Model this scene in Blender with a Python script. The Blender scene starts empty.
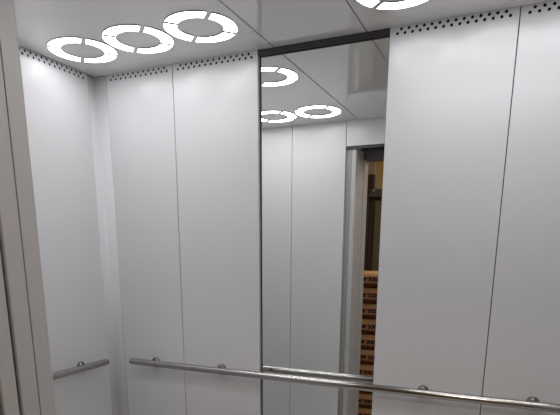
import bpy, bmesh, math, random
from mathutils import Vector, Matrix
random.seed(7)
scene = bpy.context.scene
C = scene.collection

# ---------------------------------------------------------------- dimensions (metres)
H = 2.10            # car ceiling
W = 2.000           # car width  (x: 0 = left wall)
D = 1.0906          # car depth  (y: 0 = rear wall, -D = front wall)
XA, XM0, XM1, XC = 0.3922, 0.7717, 1.2444, 1.6331   # rear wall seams
S1, S2 = 0.8309, 1.1688                              # ceiling seams
JX0, JX1 = 0.766, 0.824                              # left door jamb
RX0, RX1 = 1.845, 1.91                               # right door jamb
HEAD = 1.966        # door head
YL = -1.357         # lobby face of the landing wall

# ---------------------------------------------------------------- materials
def mat(name, col, rough=.5, metal=0., spec=.5, bump=None, vary=None, ior=None, coat=0., aniso=None):
    m = bpy.data.materials.new(name); m.use_nodes = True
    nt = m.node_tree; b = nt.nodes['Principled BSDF']
    b.inputs['Base Color'].default_value = (*col, 1)
    b.inputs['Roughness'].default_value = rough
    b.inputs['Metallic'].default_value = metal
    b.inputs['Specular IOR Level'].default_value = spec
    if ior: b.inputs['IOR'].default_value = ior
    if coat:
        b.inputs['Coat Weight'].default_value = coat
        b.inputs['Coat Roughness'].default_value = .05
    tc = nt.nodes.new('ShaderNodeTexCoord')
    if vary:
        scale, amt = vary
        mp = nt.nodes.new('ShaderNodeMapping'); mp.inputs['Scale'].default_value = scale
        nz = nt.nodes.new('ShaderNodeTexNoise'); nz.inputs['Scale'].default_value = 1; nz.inputs['Detail'].default_value = 3
        nt.links.new(tc.outputs['Object'], mp.inputs['Vector']); nt.links.new(mp.outputs['Vector'], nz.inputs['Vector'])
        rp = nt.nodes.new('ShaderNodeMapRange'); rp.inputs['To Min'].default_value = 1-amt; rp.inputs['To Max'].default_value = 1+amt
        nt.links.new(nz.outputs['Fac'], rp.inputs['Value'])
        mx = nt.nodes.new('ShaderNodeVectorMath'); mx.operation = 'SCALE'; mx.inputs[0].default_value = col
        nt.links.new(rp.outputs['Result'], mx.inputs['Scale']); nt.links.new(mx.outputs['Vector'], b.inputs['Base Color'])
    if bump:
        scale, st = bump
        mp = nt.nodes.new('ShaderNodeMapping'); mp.inputs['Scale'].default_value = scale
        nz = nt.nodes.new('ShaderNodeTexNoise'); nz.inputs['Scale'].default_value = 1; nz.inputs['Detail'].default_value = 2
        nt.links.new(tc.outputs['Object'], mp.inputs['Vector']); nt.links.new(mp.outputs['Vector'], nz.inputs['Vector'])
        bp = nt.nodes.new('ShaderNodeBump'); bp.inputs['Strength'].default_value = st; bp.inputs['Distance'].default_value = .002
        nt.links.new(nz.outputs['Fac'], bp.inputs['Height']); nt.links.new(bp.outputs['Normal'], b.inputs['Normal'])
    return m

def emis(name, col, st):
    m = bpy.data.materials.new(name); m.use_nodes = True
    nt = m.node_tree; nt.nodes.clear()
    e = nt.nodes.new('ShaderNodeEmission'); e.inputs['Color'].default_value = (*col, 1); e.inputs['Strength'].default_value = st
    o = nt.nodes.new('ShaderNodeOutputMaterial'); nt.links.new(e.outputs[0], o.inputs['Surface'])
    return m

M_wall = mat('grey_coated_steel', (.69, .695, .705), .25, 0, .55, vary=((3, 3, 3), .02), bump=((2.2, 2.2, 1.2), .2))
M_ceil = mat('polished_grey_ceiling', (.74, .735, .735), .08, .0, .6, ior=1.65, vary=((4, 4, 4), .02))
M_trim = mat('corner_profile_steel', (.68, .685, .695), .4, 0, .4)
M_dark = mat('dark_shaft_backing', (.015, .015, .016), .8)
M_bar = mat('anthracite_channel', (.06, .056, .06), .36, .3, .5, vary=((60, 60, 200), .25))
M_mirror = mat('silvered_glass', (.89, .91, .885), .0, 1.0)
M_edge = mat('mirror_edge_dark', (.06, .06, .06), .4, .6)
M_tube = mat('brushed_stainless', (.42, .408, .395), .15, 1.0, .5, vary=((8, 200, 200), .06))
M_cap = mat('rail_cap_grey', (.16, .155, .15), .45, .6)
M_rosette = mat('dark_chrome', (.16, .155, .15), .16, 1.0)
M_jamb = mat('warm_brushed_steel', (.56, .55, .54), .42, .15, .5, vary=((220, 220, 2), .08))
M_jambd = mat('jamb_rib_steel', (.35, .352, .35), .4, .2, .5, vary=((220, 220, 2), .10))
M_gap = mat('door_gap_black', (.02, .018, .017), .7)  # darkness inside the open door gaps, put into black filler strips
M_head = mat('door_head_steel', (.06, .058, .06), .5, .2)
M_headl = mat('landing_head_steel', (.16, .15, .15), .5, .2)
M_floor = mat('pale_bounce_floor', (.68, .63, .615), .55, vary=((40, 40, 40), .2))  # out of view; colour lightened to bounce light onto walls and ceiling
M_lfloor = mat('lobby_tile', (.25, .23, .20), .5, vary=((6, 6, 6), .15))
M_lwall = mat('lobby_paint_ochre', (.55, .40, .17), .7, vary=((5, 5, 5), .12))
M_lwall2 = mat('lobby_paint_beige', (.52, .40, .31), .7, vary=((5, 5, 5), .12))
M_wood = mat('dark_stained_wood', (.07, .045, .036), .45, vary=((30, 30, 3), .3))
M_olive = mat('olive_painted_leaf', (.17, .145, .085), .5, vary=((20, 20, 3), .15))
M_crossbar = mat('grey_transom_rail', (.16, .15, .14), .4, .3)
M_brass = mat('pale_lock_metal', (.7, .68, .6), .3, .8)
M_light = emis('white_light_diffuser', (1.0, .99, 1.012), 10.7)
M_rim = mat('darkened_lens_rim', (.10, .10, .10), .5)  # lens sides darkened so the gaps between lit segments read dark
M_ink = mat('dark_printing_ink', (.02, .012, .01), .7)

def sack_mat():
    m = mat('kraft_paper_sack', (.44, .24, .11), .75)
    nt = m.node_tree; b = nt.nodes['Principled BSDF']
    tc = nt.nodes.new('ShaderNodeTexCoord'); sp = nt.nodes.new('ShaderNodeSeparateXYZ')
    nt.links.new(tc.outputs['Generated'], sp.inputs[0])
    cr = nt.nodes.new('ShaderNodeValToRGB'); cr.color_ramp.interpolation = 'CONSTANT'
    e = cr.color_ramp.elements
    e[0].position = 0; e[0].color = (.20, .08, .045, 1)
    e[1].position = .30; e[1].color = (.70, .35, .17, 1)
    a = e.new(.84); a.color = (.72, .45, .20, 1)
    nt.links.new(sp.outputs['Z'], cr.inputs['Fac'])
    nz = nt.nodes.new('ShaderNodeTexNoise'); nz.inputs['Scale'].default_value = 9; nz.inputs['Detail'].default_value = 4
    nt.links.new(tc.outputs['Object'], nz.inputs['Vector'])
    rp = nt.nodes.new('ShaderNodeMapRange'); rp.inputs['To Min'].default_value = .7; rp.inputs['To Max'].default_value = 1.3
    nt.links.new(nz.outputs['Fac'], rp.inputs['Value'])
    mx = nt.nodes.new('ShaderNodeVectorMath'); mx.operation = 'SCALE'
    nt.links.new(cr.outputs['Color'], mx.inputs[0]); nt.links.new(rp.outputs['Result'], mx.inputs['Scale'])
    nt.links.new(mx.outputs['Vector'], b.inputs['Base Color'])
    bp = nt.nodes.new('ShaderNodeBump'); bp.inputs['Strength'].default_value = .5; bp.inputs['Distance'].default_value = .01
    nt.links.new(nz.outputs['Fac'], bp.inputs['Height']); nt.links.new(bp.outputs['Normal'], b.inputs['Normal'])
    return m
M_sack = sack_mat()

# ---------------------------------------------------------------- mesh helpers
def obj(name, bm, m, parent=None, smooth=False, loc=None):
    bmesh.ops.recalc_face_normals(bm, faces=bm.faces)
    me = bpy.data.meshes.new(name); bm.to_mesh(me); bm.free()
    me.materials.append(m)
    if smooth:
        for p in me.polygons: p.use_smooth = True
    o = bpy.data.objects.new(name, me); C.objects.link(o)
    if loc: o.location = loc
    if parent: o.parent = parent
    return o

def autosmooth(o, deg=35):
    me = o.data
    for p in me.polygons: p.use_smooth = True
    bm = bmesh.new(); bm.from_mesh(me)
    for e in bm.edges:
        if len(e.link_faces) == 2 and e.calc_face_angle(0) > math.radians(deg): e.smooth = False
    bm.to_mesh(me); bm.free()
    return o

def empty(name, loc=(0, 0, 0)):
    o = bpy.data.objects.new(name, None); C.objects.link(o); o.location = loc; o.empty_display_size = .1
    return o
def tag(o, label, cat, group=None):
    o['label'] = label; o['category'] = cat
    if group: o['group'] = group
    return o
def struct(o, label=None, cat=None):
    o['kind'] = 'structure'
    if label: o['label'] = label
    if cat: o['category'] = cat
    return o

def box(bm, a, b, bevel=0.):
    x0, y0, z0 = a; x1, y1, z1 = b
    r = bmesh.ops.create_cube(bm, size=1)
    vs = r['verts']
    for v in vs:
        v.co = Vector(((x0+x1)/2 + v.co.x*(x1-x0), (y0+y1)/2 + v.co.y*(y1-y0), (z0+z1)/2 + v.co.z*(z1-z0)))
    if bevel:
        es = list({e for v in vs for e in v.link_edges})
        bmesh.ops.bevel(bm, geom=es, offset=bevel, segments=2, affect='EDGES', profile=.5)
    return vs
def boxobj(name, a, b, m, parent=None, bevel=0.):
    bm = bmesh.new(); box(bm, a, b, bevel); return obj(name, bm, m, parent)

def lathe(bm, prof, origin, axis, n=32):
    """revolve profile [(r, h)...] about axis through origin; closed at r = 0 ends"""
    ax = Vector(axis).normalized()
    t = Vector((0, 0, 1)) if abs(ax.z) < .9 else Vector((1, 0, 0))
    e1 = ax.cross(t).normalized(); e2 = ax.cross(e1)
    o = Vector(origin); rings = []
    for r, h in prof:
        if r < 1e-6: rings.append([bm.verts.new(o + ax*h)])
        else: rings.append([bm.verts.new(o + ax*h + (e1*math.cos(2*math.pi*k/n) + e2*math.sin(2*math.pi*k/n))*r) for k in range(n)])
    for A, B in zip(rings, rings[1:]):
        for k in range(n):
            k2 = (k+1) % n
            if len(A) == 1: bm.faces.new((A[0], B[k], B[k2]))
            elif len(B) == 1: bm.faces.new((A[k], B[0], A[k2]))
            else: bm.faces.new((A[k], B[k], B[k2], A[k2]))

def pipe(bm, pts, r, n=16):
    """tube swept along a polyline"""
    pts = [Vector(p) for p in pts]; rings = []
    up = None
    for i, p in enumerate(pts):
        d = (pts[min(i+1, len(pts)-1)] - pts[max(i-1, 0)]).normalized()
        if up is None:
            up = d.cross(Vector((.3, .5, .81))).normalized()
        up = (up - d*up.dot(d)).normalized(); s = d.cross(up)
        rings.append([bm.verts.new(p + (up*math.cos(2*math.pi*k/n) + s*math.sin(2*math.pi*k/n))*r) for k in range(n)])
    for A, B in zip(rings, rings[1:]):
        for k in range(n): bm.faces.new((A[k], A[(k+1) % n], B[(k+1) % n], B[k]))
    bm.faces.new(rings[0]); bm.faces.new(list(reversed(rings[-1])))

# ---------------------------------------------------------------- wall panels with a punched vent strip
def panel_bm(o, u, n, w, z0, z1, holes=True, c=.0018, t=.026):
    """o: foot point at u = 0 on the wall face; u: unit along; n: unit into the room"""
    bm = bmesh.new(); o = Vector(o); u = Vector(u); n = Vector(n); Z = Vector((0, 0, 1))
    P = lambda a, z, d=0.: bm.verts.new(o + u*a + Z*(z - o.z) - n*d)
    q = lambda *v: bm.faces.new(v)
    def quad(a0, a1, b0, b1): q(P(a0, b0), P(a1, b0), P(a1, b1), P(a0, b1))
    if holes:
        bands = [(2.0735, 2.0865, 0.), (2.0865, 2.0985, .01225)]
        zc = bands[0][0]
        quad(c, w-c, z0, zc); quad(c, w-c, bands[1][1], z1)
        pitch = .0245
        nn = int(round((w-.05)/pitch))
        pitch = (w-.05)/nn
        for b0, b1, st in bands:
            cnt = nn+1 if st == 0 else nn
            first = .025 + (0 if st == 0 else pitch/2)
            s = first - pitch/2; e = s + pitch*cnt
            quad(c, s, b0, b1); quad(e, w-c, b0, b1)
            zm = (b0+b1)/2; r = .0048; K = 16
            for i in range(cnt):
                x0 = s + pitch*i; xm = x0 + pitch/2
                sq = []; ci = []; cb = []
                for k in range(K):
                    a = 2*math.pi*k/K; ca, sa = math.cos(a), math.sin(a)
                    f = min((pitch/2)/abs(ca) if abs(ca) > 1e-6 else 9, ((b1-b0)/2)/abs(sa) if abs(sa) > 1e-6 else 9)
                    sq.append(P(xm + ca*f, zm + sa*f)); ci.append(P(xm + ca*r, zm + sa*r)); cb.append(P(xm + ca*r, zm + sa*r, .0012))
                for k in range(K):
                    k2 = (k+1) % K
                    q(sq[k], sq[k2], ci[k2], ci[k]); q(ci[k], ci[k2], cb[k2], cb[k])
                # square corners
                for sx, sz in ((1, 1), (-1, 1), (-1, -1), (1, -1)):
                    a0 = math.atan2(sz*(b1-b0)/2, sx*pitch/2) % (2*math.pi)
                    k = int(a0/(2*math.pi)*K); k2 = (k+1) % K
                    q(sq[k], P(xm + sx*pitch/2, zm + sz*(b1-b0)/2), sq[k2])
    else:
        quad(c, w-c, z0, z1)
    for a, b in ((c, 0.), (w-c, w)):
        q(P(a, z0), P(a, z1), P(b, z1, c), P(b, z0, c))
        q(P(b, z0, c), P(b, z1, c), P(b, z1, t), P(b, z0, t))
    q(P(c, z0), P(w-c, z0), P(w-c, z0, t), P(c, z0, t))
    return bm

def panel(name, o, u, n, w, z0, z1, m, parent, holes=True):
    bm = panel_bm(o, u, n, w, z0, z1, holes)
    me = bpy.data.meshes.new(name)
    # keep the built winding consistent: flip faces that look away from the room
    N = Vector(n)
    for f in bm.faces:
        f.normal_update()
        if f.normal.dot(N) < -1e-3: f.normal_flip()
    bm.to_mesh(me); bm.free(); me.materials.append(m)
    ob = bpy.data.objects.new(name, me); C.objects.link(ob); ob.parent = parent
    return ob

G = .0013  # half of a seam
# rear wall
wb = struct(empty('wall_back'), 'pale grey steel rear wall of the lift car with vertical seams', 'wall')
XR = W - .060
for a, b in ((.060, XA), (XA, XM0-.005), (XM1, XC), (XC, XR)):
    panel('wall_panel', (a+G, 0, 0), (1, 0, 0), (0, -1, 0), b-a-2*G, 0.0, H, M_wall, wb)
boxobj('wall_backing', (-.03, .0262, 0), (W+.03, .04, H+.02), M_dark, wb)
# side walls
wl = struct(empty('wall_left'), 'pale grey steel side wall with short handrail, left of the corner', 'wall')
ymid = -.5*(D+.0)
for a, b in ((.040, .556), (.556, D-.04)):
    panel('wall_panel', (0, -a-G, 0), (0, -1, 0), (1, 0, 0), b-a-2*G, 0, H, M_wall, wl)
boxobj('wall_backing', (-.05, -D-.02, 0), (-.0262, .026, H+.02), M_dark, wl)
wr = struct(empty('wall_right'), 'grey steel side wall at the right end of the car', 'wall')
for a, b in ((.040, .556), (.556, D-.04)):
    panel('wall_panel', (W, -a-G, 0), (0, -1, 0), (-1, 0, 0), b-a-2*G, 0, H, M_wall, wr)
boxobj('wall_backing', (W+.0262, -D-.02, 0), (W+.05, .026, H+.02), M_dark, wr)

# corner profiles: an L section with a rounded inner corner
def corner(name, cx, cy, sx, sy, lx, ly, label):
    bm = bmesh.new(); pts = []
    r = .006
    pts.append((lx+.006, -.0035)); pts.append((lx-G, -.0035)); pts.append((lx-G, -.001)); pts.append((lx-.003, .0)); pts.append((r, .0))
    for k in range(1, 6):
        a = math.pi/2*k/6
        pts.append((r - r*math.sin(a), r - r*math.cos(a)))
    pts.append((0, r)); pts.append((0, ly-.003)); pts.append((-.001, ly-G)); pts.append((-.0035, ly-G)); pts.append((-.0035, ly+.006))
    V = [[bm.verts.new((cx + sx*px, cy + sy*py, z)) for px, py in pts] for z in (0, H)]
    for k in range(len(pts)-1): bm.faces.new((V[0][k], V[0][k+1], V[1][k+1], V[1][k]))
    o = obj(name, bm, M_trim); struct(o, label, 'corner trim')
    md = o.modifiers.new('thickness', 'SOLIDIFY'); md.thickness = .002; md.offset = 0
    autosmooth(o, 40)
    return o
corner('trim_1', 0, 0, 1, -1, .060, .040, 'grey corner profile between the side wall and the rear wall')
corner('trim_2', W, 0, -1, -1, .060, .040, 'grey corner profile at the far right of the rear wall')
corner('trim_3', 0, -D, 1, 1, .040, .040, 'grey corner profile beside the door wall, left end')
corner('trim_4', W, -D, -1, 1, .040, .040, 'grey corner profile beside the door wall, right end')

# front wall: seen in the mirror
wf = struct(empty('wall_front'), 'grey steel front wall around the doorway, seen in the mirror', 'wall')
for a, b in ((.040, .437), (.437, JX0), (RX1, W-.04)):
    panel('wall_panel', (a+G, -D, 0), (1, 0, 0), (0, 1, 0), b-a-2*G, 0, H, M_wall, wf, holes=False)
panel('header_panel', (JX0+G, -D, HEAD), (1, 0, 0), (0, 1, 0), RX1-JX0-2*G, HEAD, H, M_wall, wf, holes=False)
boxobj('wall_backing', (-.03, -D-.04, 0), (JX0, -D-.0262, H+.02), M_dark, wf)
boxobj('wall_backing', (RX1, -D-.04, 0), (W+.03, -D-.0262, H+.02), M_dark, wf)
boxobj('wall_backing', (JX0, -D-.04, HEAD+.022), (RX1, -D-.0262, H+.02), M_dark, wf)

# ceiling of three polished panels
ce = struct(empty('ceiling'), 'glossy grey ceiling of the lift car in three panels', 'ceiling')
for a, b in ((0, S1), (S1, S2), (S2, W)):
    boxobj('ceiling_panel', (a+.0022, -D, H), (b-.0022, 0, H+.012), M_ceil, ce, bevel=.0008)
boxobj('ceiling_backing', (-.03, -D-.03, H+.0125), (W+.03, .03, H+.03), M_dark, ce)

fl = boxobj('floor', (-.03, -D-.03, -.02), (W+.03, .03, 0), M_floor); struct(fl, 'pale unseen floor of the lift car, lightened to bounce light', 'floor')

# ---------------------------------------------------------------- mirror
mi = empty('mirror', ((XM0+XM1)/2, 0, .10))
tag(mi, 'tall frameless mirror set between the rear wall panels', 'mirror')
off = Vector((-(XM0+XM1)/2, 0, -.10))
MR = Vector((0, .0140, 0))    # the glass sits back from the panels
def mpart(name, a, b, m, bevel=0.):
    return boxobj(name, Vector(a)+off+MR, Vector(b)+off+MR, m, mi, bevel)
ZB = 2.0785
mpart('mirror_glass', (XM0+.0018, -.0005, .10), (XM1-.0022, .006, ZB-.0007), M_mirror)
mpart('mirror_edging', (XM0+.0004, -.0014, .10), (XM0+.0020, .006, ZB), M_edge)
mpart('mirror_edging', (XM1-.0020, -.0014, .10), (XM1-.0003, .006, ZB), M_edge)
bm = bmesh.new()       # dark channel above the glass
box(bm, Vector((XM0-.0032, -.0145, ZB+.0035))+off+MR, Vector((XM1-.0006, .006, H-.0003))+off+MR, .0008)
box(bm, Vector((XM0-.0032, -.0022, ZB-.0005))+off+MR, Vector((XM1-.0006, .006, ZB+.0034))+off+MR, .0005)
ch = obj('top_channel', bm, M_bar, mi); ch['label'] = 'dark anthracite channel along the top edge'
mpart('bottom_channel', (XM0+.002, -.016, .082), (XM1-.002, .006, .0998), M_edge, .0008)
boxobj('wall_panel', (XM0+G, 0, 0), (XM1-G, .012, .081), M_wall, wb, .001)

# ---------------------------------------------------------------- handrails
RZ, RD, RR = .8995, .0446, .0147
def rosette(parent, foot, n):
    """wall flange with a dome and a curved arm up to the tube; foot on the wall, n into the room"""
    n = Vector(n); foot = Vector(foot)
    z = foot.z
    bm = bmesh.new()
    prof = [(0, 0), (.0205, 0), (.0212, .002), (.0208, .0045)]
    for k in range(1, 8):
        a = math.pi/2*k/7; prof.append((.0208*math.cos(a)**.8 if k < 7 else 0, .0045 + .0125*math.sin(a)))
    lathe(bm, prof, foot, n, 32)
    fo = obj('wall_flange', bm, M_rosette, parent); autosmooth(fo, 50)
    bm = bmesh.new()
    A = foot + n*.012; B = Vector((foot.x, foot.y, RZ)) + n*RD
    pipe(bm, [A, B - n*(RR-.003)], .0062, 14)
    ao = obj('bracket_arm', bm, M_tube, parent); autosmooth(ao, 50)

def rail(name, p0, p1, n, feet, label):
    root = empty(name, p0)
    tag(root, label, 'handrail')
    p0 = Vector(p0); p1 = Vector(p1); d = (p1-p0).normalized(); L = (p1-p0).length
    kids0 = len(bpy.data.objects)
    bm = bmesh.new()
    lathe(bm, [(0, .0022), (RR-.0006, .0022), (RR, .0030), (RR, L-.0030), (RR-.0006, L-.0022), (0, L-.0022)], p0, d, 40)
    t = obj('rail_tube', bm, M_tube, root); autosmooth(t, 30)
    for q, s in ((p0, 1), (p1, -1)):
        bm = bmesh.new(); lathe(bm, [(0, 0), (RR-.0016, 0), (RR-.0008, .0008), (RR-.0008, .003), (0, .003)], q, d*s, 32)
        cap = obj('end_cap', bm, M_cap, root); cap['label'] = 'dark grey flat end cap'
    for f in feet: rosette(root, f, n)
    for ch in root.children:                      # children were built in world space
        ch.data.transform(Matrix.Translation(-p0))
    return root
ZF = .898
rail('handrail', (.134, -RD, RZ), (1.886, -RD, RZ), (0, -1, 0),
     [(.242, 0, ZF), (.587, 0, ZF), (1.432, 0, ZF), (1.794, 0, ZF)],
     'long brushed steel handrail on the rear wall, running across the mirror')
rail('handrail', (RD, -.100, RZ), (RD, -1.0, RZ), (1, 0, 0),
     [(0, -.216, ZF), (0, -.556, ZF), (0, -.895, ZF)],
     'short brushed steel handrail on the left side wall, beside the corner')

# ---------------------------------------------------------------- ring lights (four curved diffusers each)
RO, RI, RH = .1192, .0752, .0030
def seg_bm(k):
    bm = bmesh.new(); n = 20; gap = .0078
    a0 = math.radians(-45 + 90*k); a1 = a0 + math.pi/2
    rows = []
    for i in range(n+1):
        t = i/n; pr = []
        for r, z in ((RO, -.0002), (RO, -RH+.0008), (RO-.0008, -RH), (RI+.0008, -RH), (RI, -RH+.0008), (RI, -.0002)):
            g = math.asin(gap/r); a = (a0+g) + (a1-a0-2*g)*t
            pr.append(bm.verts.new((r*math.cos(a), r*math.sin(a), z)))
        rows.append(pr)
    for A, B in zip(rows, rows[1:]):
        for j in range(6): bm.faces.new((A[j], A[(j+1) % 6], B[(j+1) % 6], B[j]))
    bm.faces.new(rows[0]); bm.faces.new(list(reversed(rows[-1])))
    return bm
segs = []
def ring_light(x, y, label):
    global segs
    r = empty('ring_light', (x, y, H))
    tag(r, label, 'ceiling light', 'white ring lights on the lift ceiling')
    if not segs:
        for k in range(4): 
            sg = obj('curved_diffuser', seg_bm(k), M_light, r); sg.data.materials.append(M_rim); segs.append(sg)
            for p in sg.data.polygons: p.material_index = 0 if p.normal.z < -.9 else 1
    else:
        for s in segs:
            c = s.copy(); C.objects.link(c); c.parent = r
    return r
xs = [.1805, .4315, .6825]; yb, yfr = -.250, -.850
back_labels = ['white four-segment ring light nearest the corner of left and rear walls',
               'white four-segment ring light between two others along the rear wall',
               'white four-segment ring light beside the ceiling seam, left of the mirror top']
front_labels = ['white ring light near the door wall, at the left wall',
                'white ring light mirrored at the left edge of the mirror, lower one',
                'white ring light mirrored whole in the mirror, just above the reflected door wall']
for x, l in zip(xs, back_labels): ring_light(x, yb, l)
for x, l in zip(xs, front_labels): ring_light(x, yfr, l)
rb = ['white ring light cut by the photo top, above the mirror right edge',
      'white ring light in the right ceiling panel, between two others near the rear wall', 'white ring light of the rear row nearest the right wall']
rf = ['white ring light in the right ceiling panel near the door wall, beside the seam',
      'white ring light in the right ceiling panel near the door wall, between two others', 'white ring light of the door-side row nearest the right wall']
for x, l in zip(reversed(xs), rb): ring_light(W-x, yb, l)
for x, l in zip(reversed(xs), rf): ring_light(W-x, yfr, l)

# ---------------------------------------------------------------- doorway: car jambs, leaves, landing frame
YJ = -D-.0120        # jamb face, set back from the wall panels
d1 = struct(empty('door_1'), 'grey ribbed steel doorway of the lift car', 'doorway')
def jamb(xi, xo, sgn):
    """xi: opening face, xo: wall end of the jamb face; sgn: direction from opening into the wall"""
    lo, hi = sorted((xi, xo))
    bm = bmesh.new()
    # ribbed face towards the car: profile across the width
    w = abs(xo-xi); prof = [(0, 0), (.004, 0), (.006, .002), (.008, 0), (.022, 0), (.0235, .003), (.0255, .003), (.027, 0),
                            (.040, 0), (.042, .0045), (.062, .0045), (.064, .006), (w, .006)]
    prof = [(min(a, w), b) for a, b in prof]
    V = [[bm.verts.new((xi + sgn*a, YJ - b, z)) for a, b in prof] for z in (0, HEAD)]
    for k in range(len(prof)-1): bm.faces.new((V[0][k], V[0][k+1], V[1][k+1], V[1][k]))
    A = [bm.verts.new((xi, YJ-.0376, z)) for z in (0, HEAD)]
    bm.faces.new((V[0][0], V[1][0], A[1], A[0]))
    Bv = [bm.verts.new((xo, YJ-.0376, z)) for z in (0, HEAD)]
    bm.faces.new((A[0], A[1], Bv[1], Bv[0])); bm.faces.new((Bv[0], Bv[1], V[1][-1], V[0][-1]))
    obj('jamb_post', bm, M_jamb, d1)
    for a, b in ((.028, .039), (.043, w-.001)):
        x0, x1 = sorted((xi+sgn*a, xi+sgn*b)); boxobj('jamb_rib', (x0, YJ-(0 if a < .04 else .0044), 0), (x1, YJ+.0012-(0 if a < .04 else .0044), HEAD-.018), M_jambd, d1)
    s = sgn
    def st(name, y0, y1, m, inset=0., bev=.0012, parent=d1, depth=.06):
        x0, x1 = sorted((xi + s*inset, xi + s*depth))
        return boxobj(name, (x0, y1, 0), (x1, y0, HEAD), m, parent, bev)
    st('gap_dark', YJ-.0376, YJ-.0398, M_gap, .006, 0)
    st('jamb_return', YJ-.0400, YJ-.0785, M_jamb)
    st('gap_dark', YJ-.0785, YJ-.0870, M_gap, .012, 0)
    st('door_leaf', YJ-.0875, YJ-.1200, M_jamb, 0, .0015, d1, .45)
    return st
jamb(JX1, JX0, -1); jamb(RX0, RX1, 1)
# underside of the door head
boxobj('door_head', (JX0, YJ-.12, HEAD), (RX1, -D-.0262, HEAD+.02), M_head, d1)
boxobj('door_head', (JX0+G, YJ+.0005, HEAD-.016), (RX1-G, -D-.0045, HEAD-.0005), M_head, d1, .001)
boxobj('door_track', (JX0+.01, YJ-.112, HEAD-.012), (RX1-.01, YJ-.092, HEAD-.0005), M_head, d1, .002)
boxobj('door_sill', (JX0, YL, -.03), (RX1, -D-.031, -.001), M_jamb, d1, .002)

d2 = struct(empty('door_2'), 'steel landing door frame outside the lift car', 'doorway')
for xi, s in ((JX1, -1), (RX0, 1)):
    def bx(name, y0, y1, m, a, b, bev=.0015):
        x0, x1 = sorted((xi+s*a, xi+s*b)); return boxobj(name, (x0, y1, 0), (x1, y0, 2.06), m, d2, bev)
    bx('gap_dark', YJ-.1202, YJ-.129, M_gap, .014, .06, 0)
    bx('door_leaf', YJ-.1292, YJ-.167, M_jamb, 0, .45)
    bx('gap_dark', YJ-.1672, YJ-.1765, M_gap, .012, .06, 0)
    bx('frame_post', YJ-.177, YL-.008, M_jamb, -.003, .11)
boxobj('frame_head', (JX1-.11, YL-.008, 1.92), (RX0+.11, YJ-.177, 2.06), M_headl, d2, .0015)

# ---------------------------------------------------------------- lobby outside
LX0, LX1, LY = -.35, 3.1, -2.75
LH = 2.45
o = boxobj('floor_lobby', (LX0, LY-.1, -.03), (LX1, YL, 0), M_lfloor); struct(o, 'tiled lobby floor', 'floor')
o = boxobj('ceiling_lobby', (LX0, LY-.1, LH), (LX1, YL, LH+.03), M_lwall2); struct(o, 'lobby ceiling', 'ceiling')
o = boxobj('wall_lobby_left', (LX0-.05, LY-.1, 0), (LX0, YL, LH), M_lwall2); struct(o, 'beige lobby side wall', 'wall')
o = boxobj('wall_lobby_right', (LX1, LY-.1, 0), (LX1+.05, YL, LH), M_lwall2); struct(o, 'beige lobby side wall on the right', 'wall')
bm = bmesh.new()   # landing wall with the doorway left open
box(bm, (LX0, YL, 0), (JX1-.1105, YL+.05, LH)); box(bm, (RX0+.1105, YL, 0), (LX1, YL+.05, LH)); box(bm, (JX1-.1105, YL, 2.0605), (RX0+.1105, YL+.05, LH))
o = obj('wall_landing', bm, M_lwall2); struct(o, 'landing wall around the lift doorway', 'wall')
DX0, DX1, DT = .42, 1.32, 2.32
bm = bmesh.new()
box(bm, (LX0, LY-.1, 0), (DX0, LY, LH)); box(bm, (DX1, LY-.1, 0), (LX1, LY, LH)); box(bm, (DX0, LY-.1, DT), (DX1, LY, LH))
o = obj('wall_lobby_far', bm, M_lwall2); struct(o, 'beige lobby wall around the dark framed door', 'wall')
# flat door with a transom, seen above the sacks
d3 = struct(empty('door_3'), 'dark wooden lobby door under a yellowish transom panel', 'door')
bm = bmesh.new()
box(bm, (DX0, LY-.06, 0), (DX0+.062, LY+.012, 2.04), .003); box(bm, (DX1-.062, LY-.06, 0), (DX1, LY+.012, DT), .003)
box(bm, (DX0+.062, LY-.06, 2.25), (DX1-.062, LY+.010, DT), .003)
obj('door_frame', bm, M_wood, d3)
boxobj('transom_rail', (DX0+.0625, LY-.05, 1.853), (DX1-.0625, LY+.016, 1.918), M_crossbar, d3, .003)
boxobj('transom_panel', (DX0+.1055, LY-.05, 1.9185), (DX1-.0625, LY-.02, 2.2495), M_lwall, d3)
boxobj('transom_stile', (DX0+.0625, LY-.0195, 1.9185), (DX0+.098, LY+.008, 2.04), M_wood, d3, .002)
boxobj('frame_casing', (DX0, LY-.05, 2.0405), (DX0+.105, LY+.010, DT-.002), M_lwall2, d3, .003)
bm = bmesh.new(); lathe(bm, [(0, 0), (.013, 0), (.013, .006), (.008, .012), (0, .013)], (.520, LY+.0162, 1.905), (0, 1, 0), 20)
obj('latch_knob', bm, M_brass, d3)
leaf = boxobj('door_leaf', (DX0+.064, LY-.05, .01), (DX1-.064, LY-.012, 1.851), M_wood, d3, .002)
boxobj('leaf_panel', (.533, LY-.0118, .25), (DX1-.13, LY-.004, 1.822), M_olive, leaf, .003)

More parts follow.
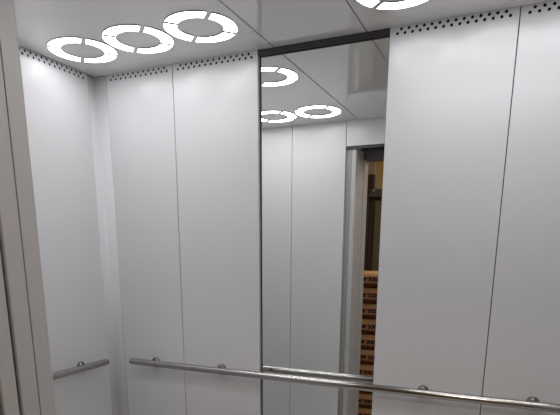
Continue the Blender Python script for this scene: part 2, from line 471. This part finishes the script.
# sack stack: ten kraft sacks, printed on the front
SHX, SHY, SHZ = .235, .17, .0605
def sack_surf(u, v, k):
    """u,v in [-1,1] on cube face k -> superellipsoid point"""
    p = [Vector((1, u, v)), Vector((-1, u, v)), Vector((u, 1, v)), Vector((u, -1, v)), Vector((u, v, 1)), Vector((u, v, -1))][k]
    ex = 5.0
    s = (abs(p.x)**ex + abs(p.y)**ex + abs(p.z)**3.0)
    lo, hi = .3, 1.2
    for _ in range(30):
        t = (lo+hi)/2
        if abs(p.x*t)**ex + abs(p.y*t)**ex + abs(p.z*t)**3.0 > 1: hi = t
        else: lo = t
    return p*lo
def front_y(x, z):
    return SHY*max(0, 1 - abs(x/SHX)**5 - abs(z/SHZ)**3)**.2
def make_sack(i, zc, label):
    rnd = random.Random(20+i)
    bm = bmesh.new(); n = 12
    ph = [rnd.uniform(0, 6.28) for _ in range(4)]
    for k in range(6):
        g = [[bm.verts.new(sack_surf(-1+2*a/n, -1+2*b/n, k)) for b in range(n+1)] for a in range(n+1)]
        for a in range(n):
            for b in range(n): bm.faces.new((g[a][b], g[a+1][b], g[a+1][b+1], g[a][b+1]))
    bmesh.ops.remove_doubles(bm, verts=bm.verts, dist=1e-4)
    for v in bm.verts:
        x, y, z = v.co
        v.co = Vector((x*SHX, y*SHY, z*SHZ))
        e = max(0, 1 - abs(z))
        v.co.x += .004*math.sin(9*y + ph[0] + 3*z)*e; v.co.z += .0012*math.sin(7*x + ph[1])*math.cos(6*y + ph[2])
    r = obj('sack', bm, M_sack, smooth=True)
    dx = rnd.uniform(-.012, .012); dy = rnd.uniform(-.008, .004)
    r.location = (.690+dx, -2.1-SHY+dy, zc); r.rotation_euler = (0, 0, rnd.uniform(-.03, .03))
    tag(r, label, 'sack', 'kraft sacks stacked in the lobby')
    return r
cu = bpy.data.curves.new('lettering_curve', 'FONT'); cu.body = 'M-300'; cu.size = .046; cu.align_x = 'CENTER'; cu.align_y = 'CENTER'; cu.extrude = 0; cu.offset = .0018
tmp = bpy.data.objects.new('lettering_source', cu); C.objects.link(tmp)
bpy.context.view_layer.update()
dg = bpy.context.evaluated_depsgraph_get()
tme = bpy.data.meshes.new_from_object(tmp.evaluated_get(dg))
bpy.data.objects.remove(tmp); bpy.data.curves.remove(cu)
bm = bmesh.new(); bm.from_mesh(tme); bpy.data.meshes.remove(tme)
bmesh.ops.subdivide_edges(bm, edges=[e for e in bm.edges if e.calc_length() > .02], cuts=3)
for v in bm.verts:
    X, Z = v.co.x*1.1, -v.co.y + .006       # the sacks lie upside down
    v.co = Vector((X, front_y(X, Z) + .0045, Z))
let = bpy.data.meshes.new('lettering'); bm.to_mesh(let); bm.free(); let.materials.append(M_ink)
names = ['topmost', 'second from the top', 'third from the top', 'fourth from the top', 'fifth from the top', 'sixth from the top',
         'seventh from the top', 'eighth from the top', 'ninth from the top', 'bottom']
NS = 10
for i in range(NS):
    zc = 1.2385 - .12385*(i+.5)
    s = make_sack(i, zc, 'brown printed kraft sack reflected in the mirror, %s of the lobby stack' % names[i])
    l = bpy.data.objects.new('lettering', let); C.objects.link(l); l.parent = s; l['label'] = 'dark printed lettering M-300'

# ---------------------------------------------------------------- unseen warm light added for the lobby, and surroundings
la = bpy.data.lights.new('unseen_lobby_light', 'AREA'); la.energy = 10; la.color = (1.0, .90, .78); la.size = .35; la.shape = 'DISK'
lo = bpy.data.objects.new('unseen_lobby_light', la); C.objects.link(lo); lo.location = (1.45, -2.2, LH-.05)
w = bpy.data.worlds.new('world'); scene.world = w; w.use_nodes = True
w.node_tree.nodes['Background'].inputs['Color'].default_value = (.8, .85, 1, 1); w.node_tree.nodes['Background'].inputs['Strength'].default_value = .05

# ---------------------------------------------------------------- camera (upper part of a portrait phone frame)
yaw, pitch, roll, f = .4155485929, -.2353567837, .0044789946, 511.842898
cy, sy, cp, sp = math.cos(yaw), math.sin(yaw), math.cos(pitch), math.sin(pitch)
fw = Vector((-sy*cp, cy*cp, sp)); rt = Vector((cy, sy, 0)); up = rt.cross(fw)
c, s = math.cos(roll), math.sin(roll)
r2 = rt*c + up*s; u2 = up*c - rt*s
cam = bpy.data.cameras.new('camera'); co = bpy.data.objects.new('camera', cam); C.objects.link(co)
m = Matrix.Identity(4)
for i in range(3): m[i][0], m[i][1], m[i][2] = r2[i], u2[i], -fw[i]
m[0][3], m[1][3], m[2][3] = 1.68229, -1.86462, 1.39357
co.matrix_world = m
cam.sensor_fit = 'HORIZONTAL'; cam.sensor_width = 36; cam.lens = 36*f/560
cam.shift_y = (373.5-207.5)/560; cam.clip_start = .02
scene.camera = co

scene.view_settings.view_transform = 'Standard'; scene.view_settings.look = 'None'
scene.view_settings.gamma = 1; scene.view_settings.use_curve_mapping = False
scene.view_settings.exposure = 0.0
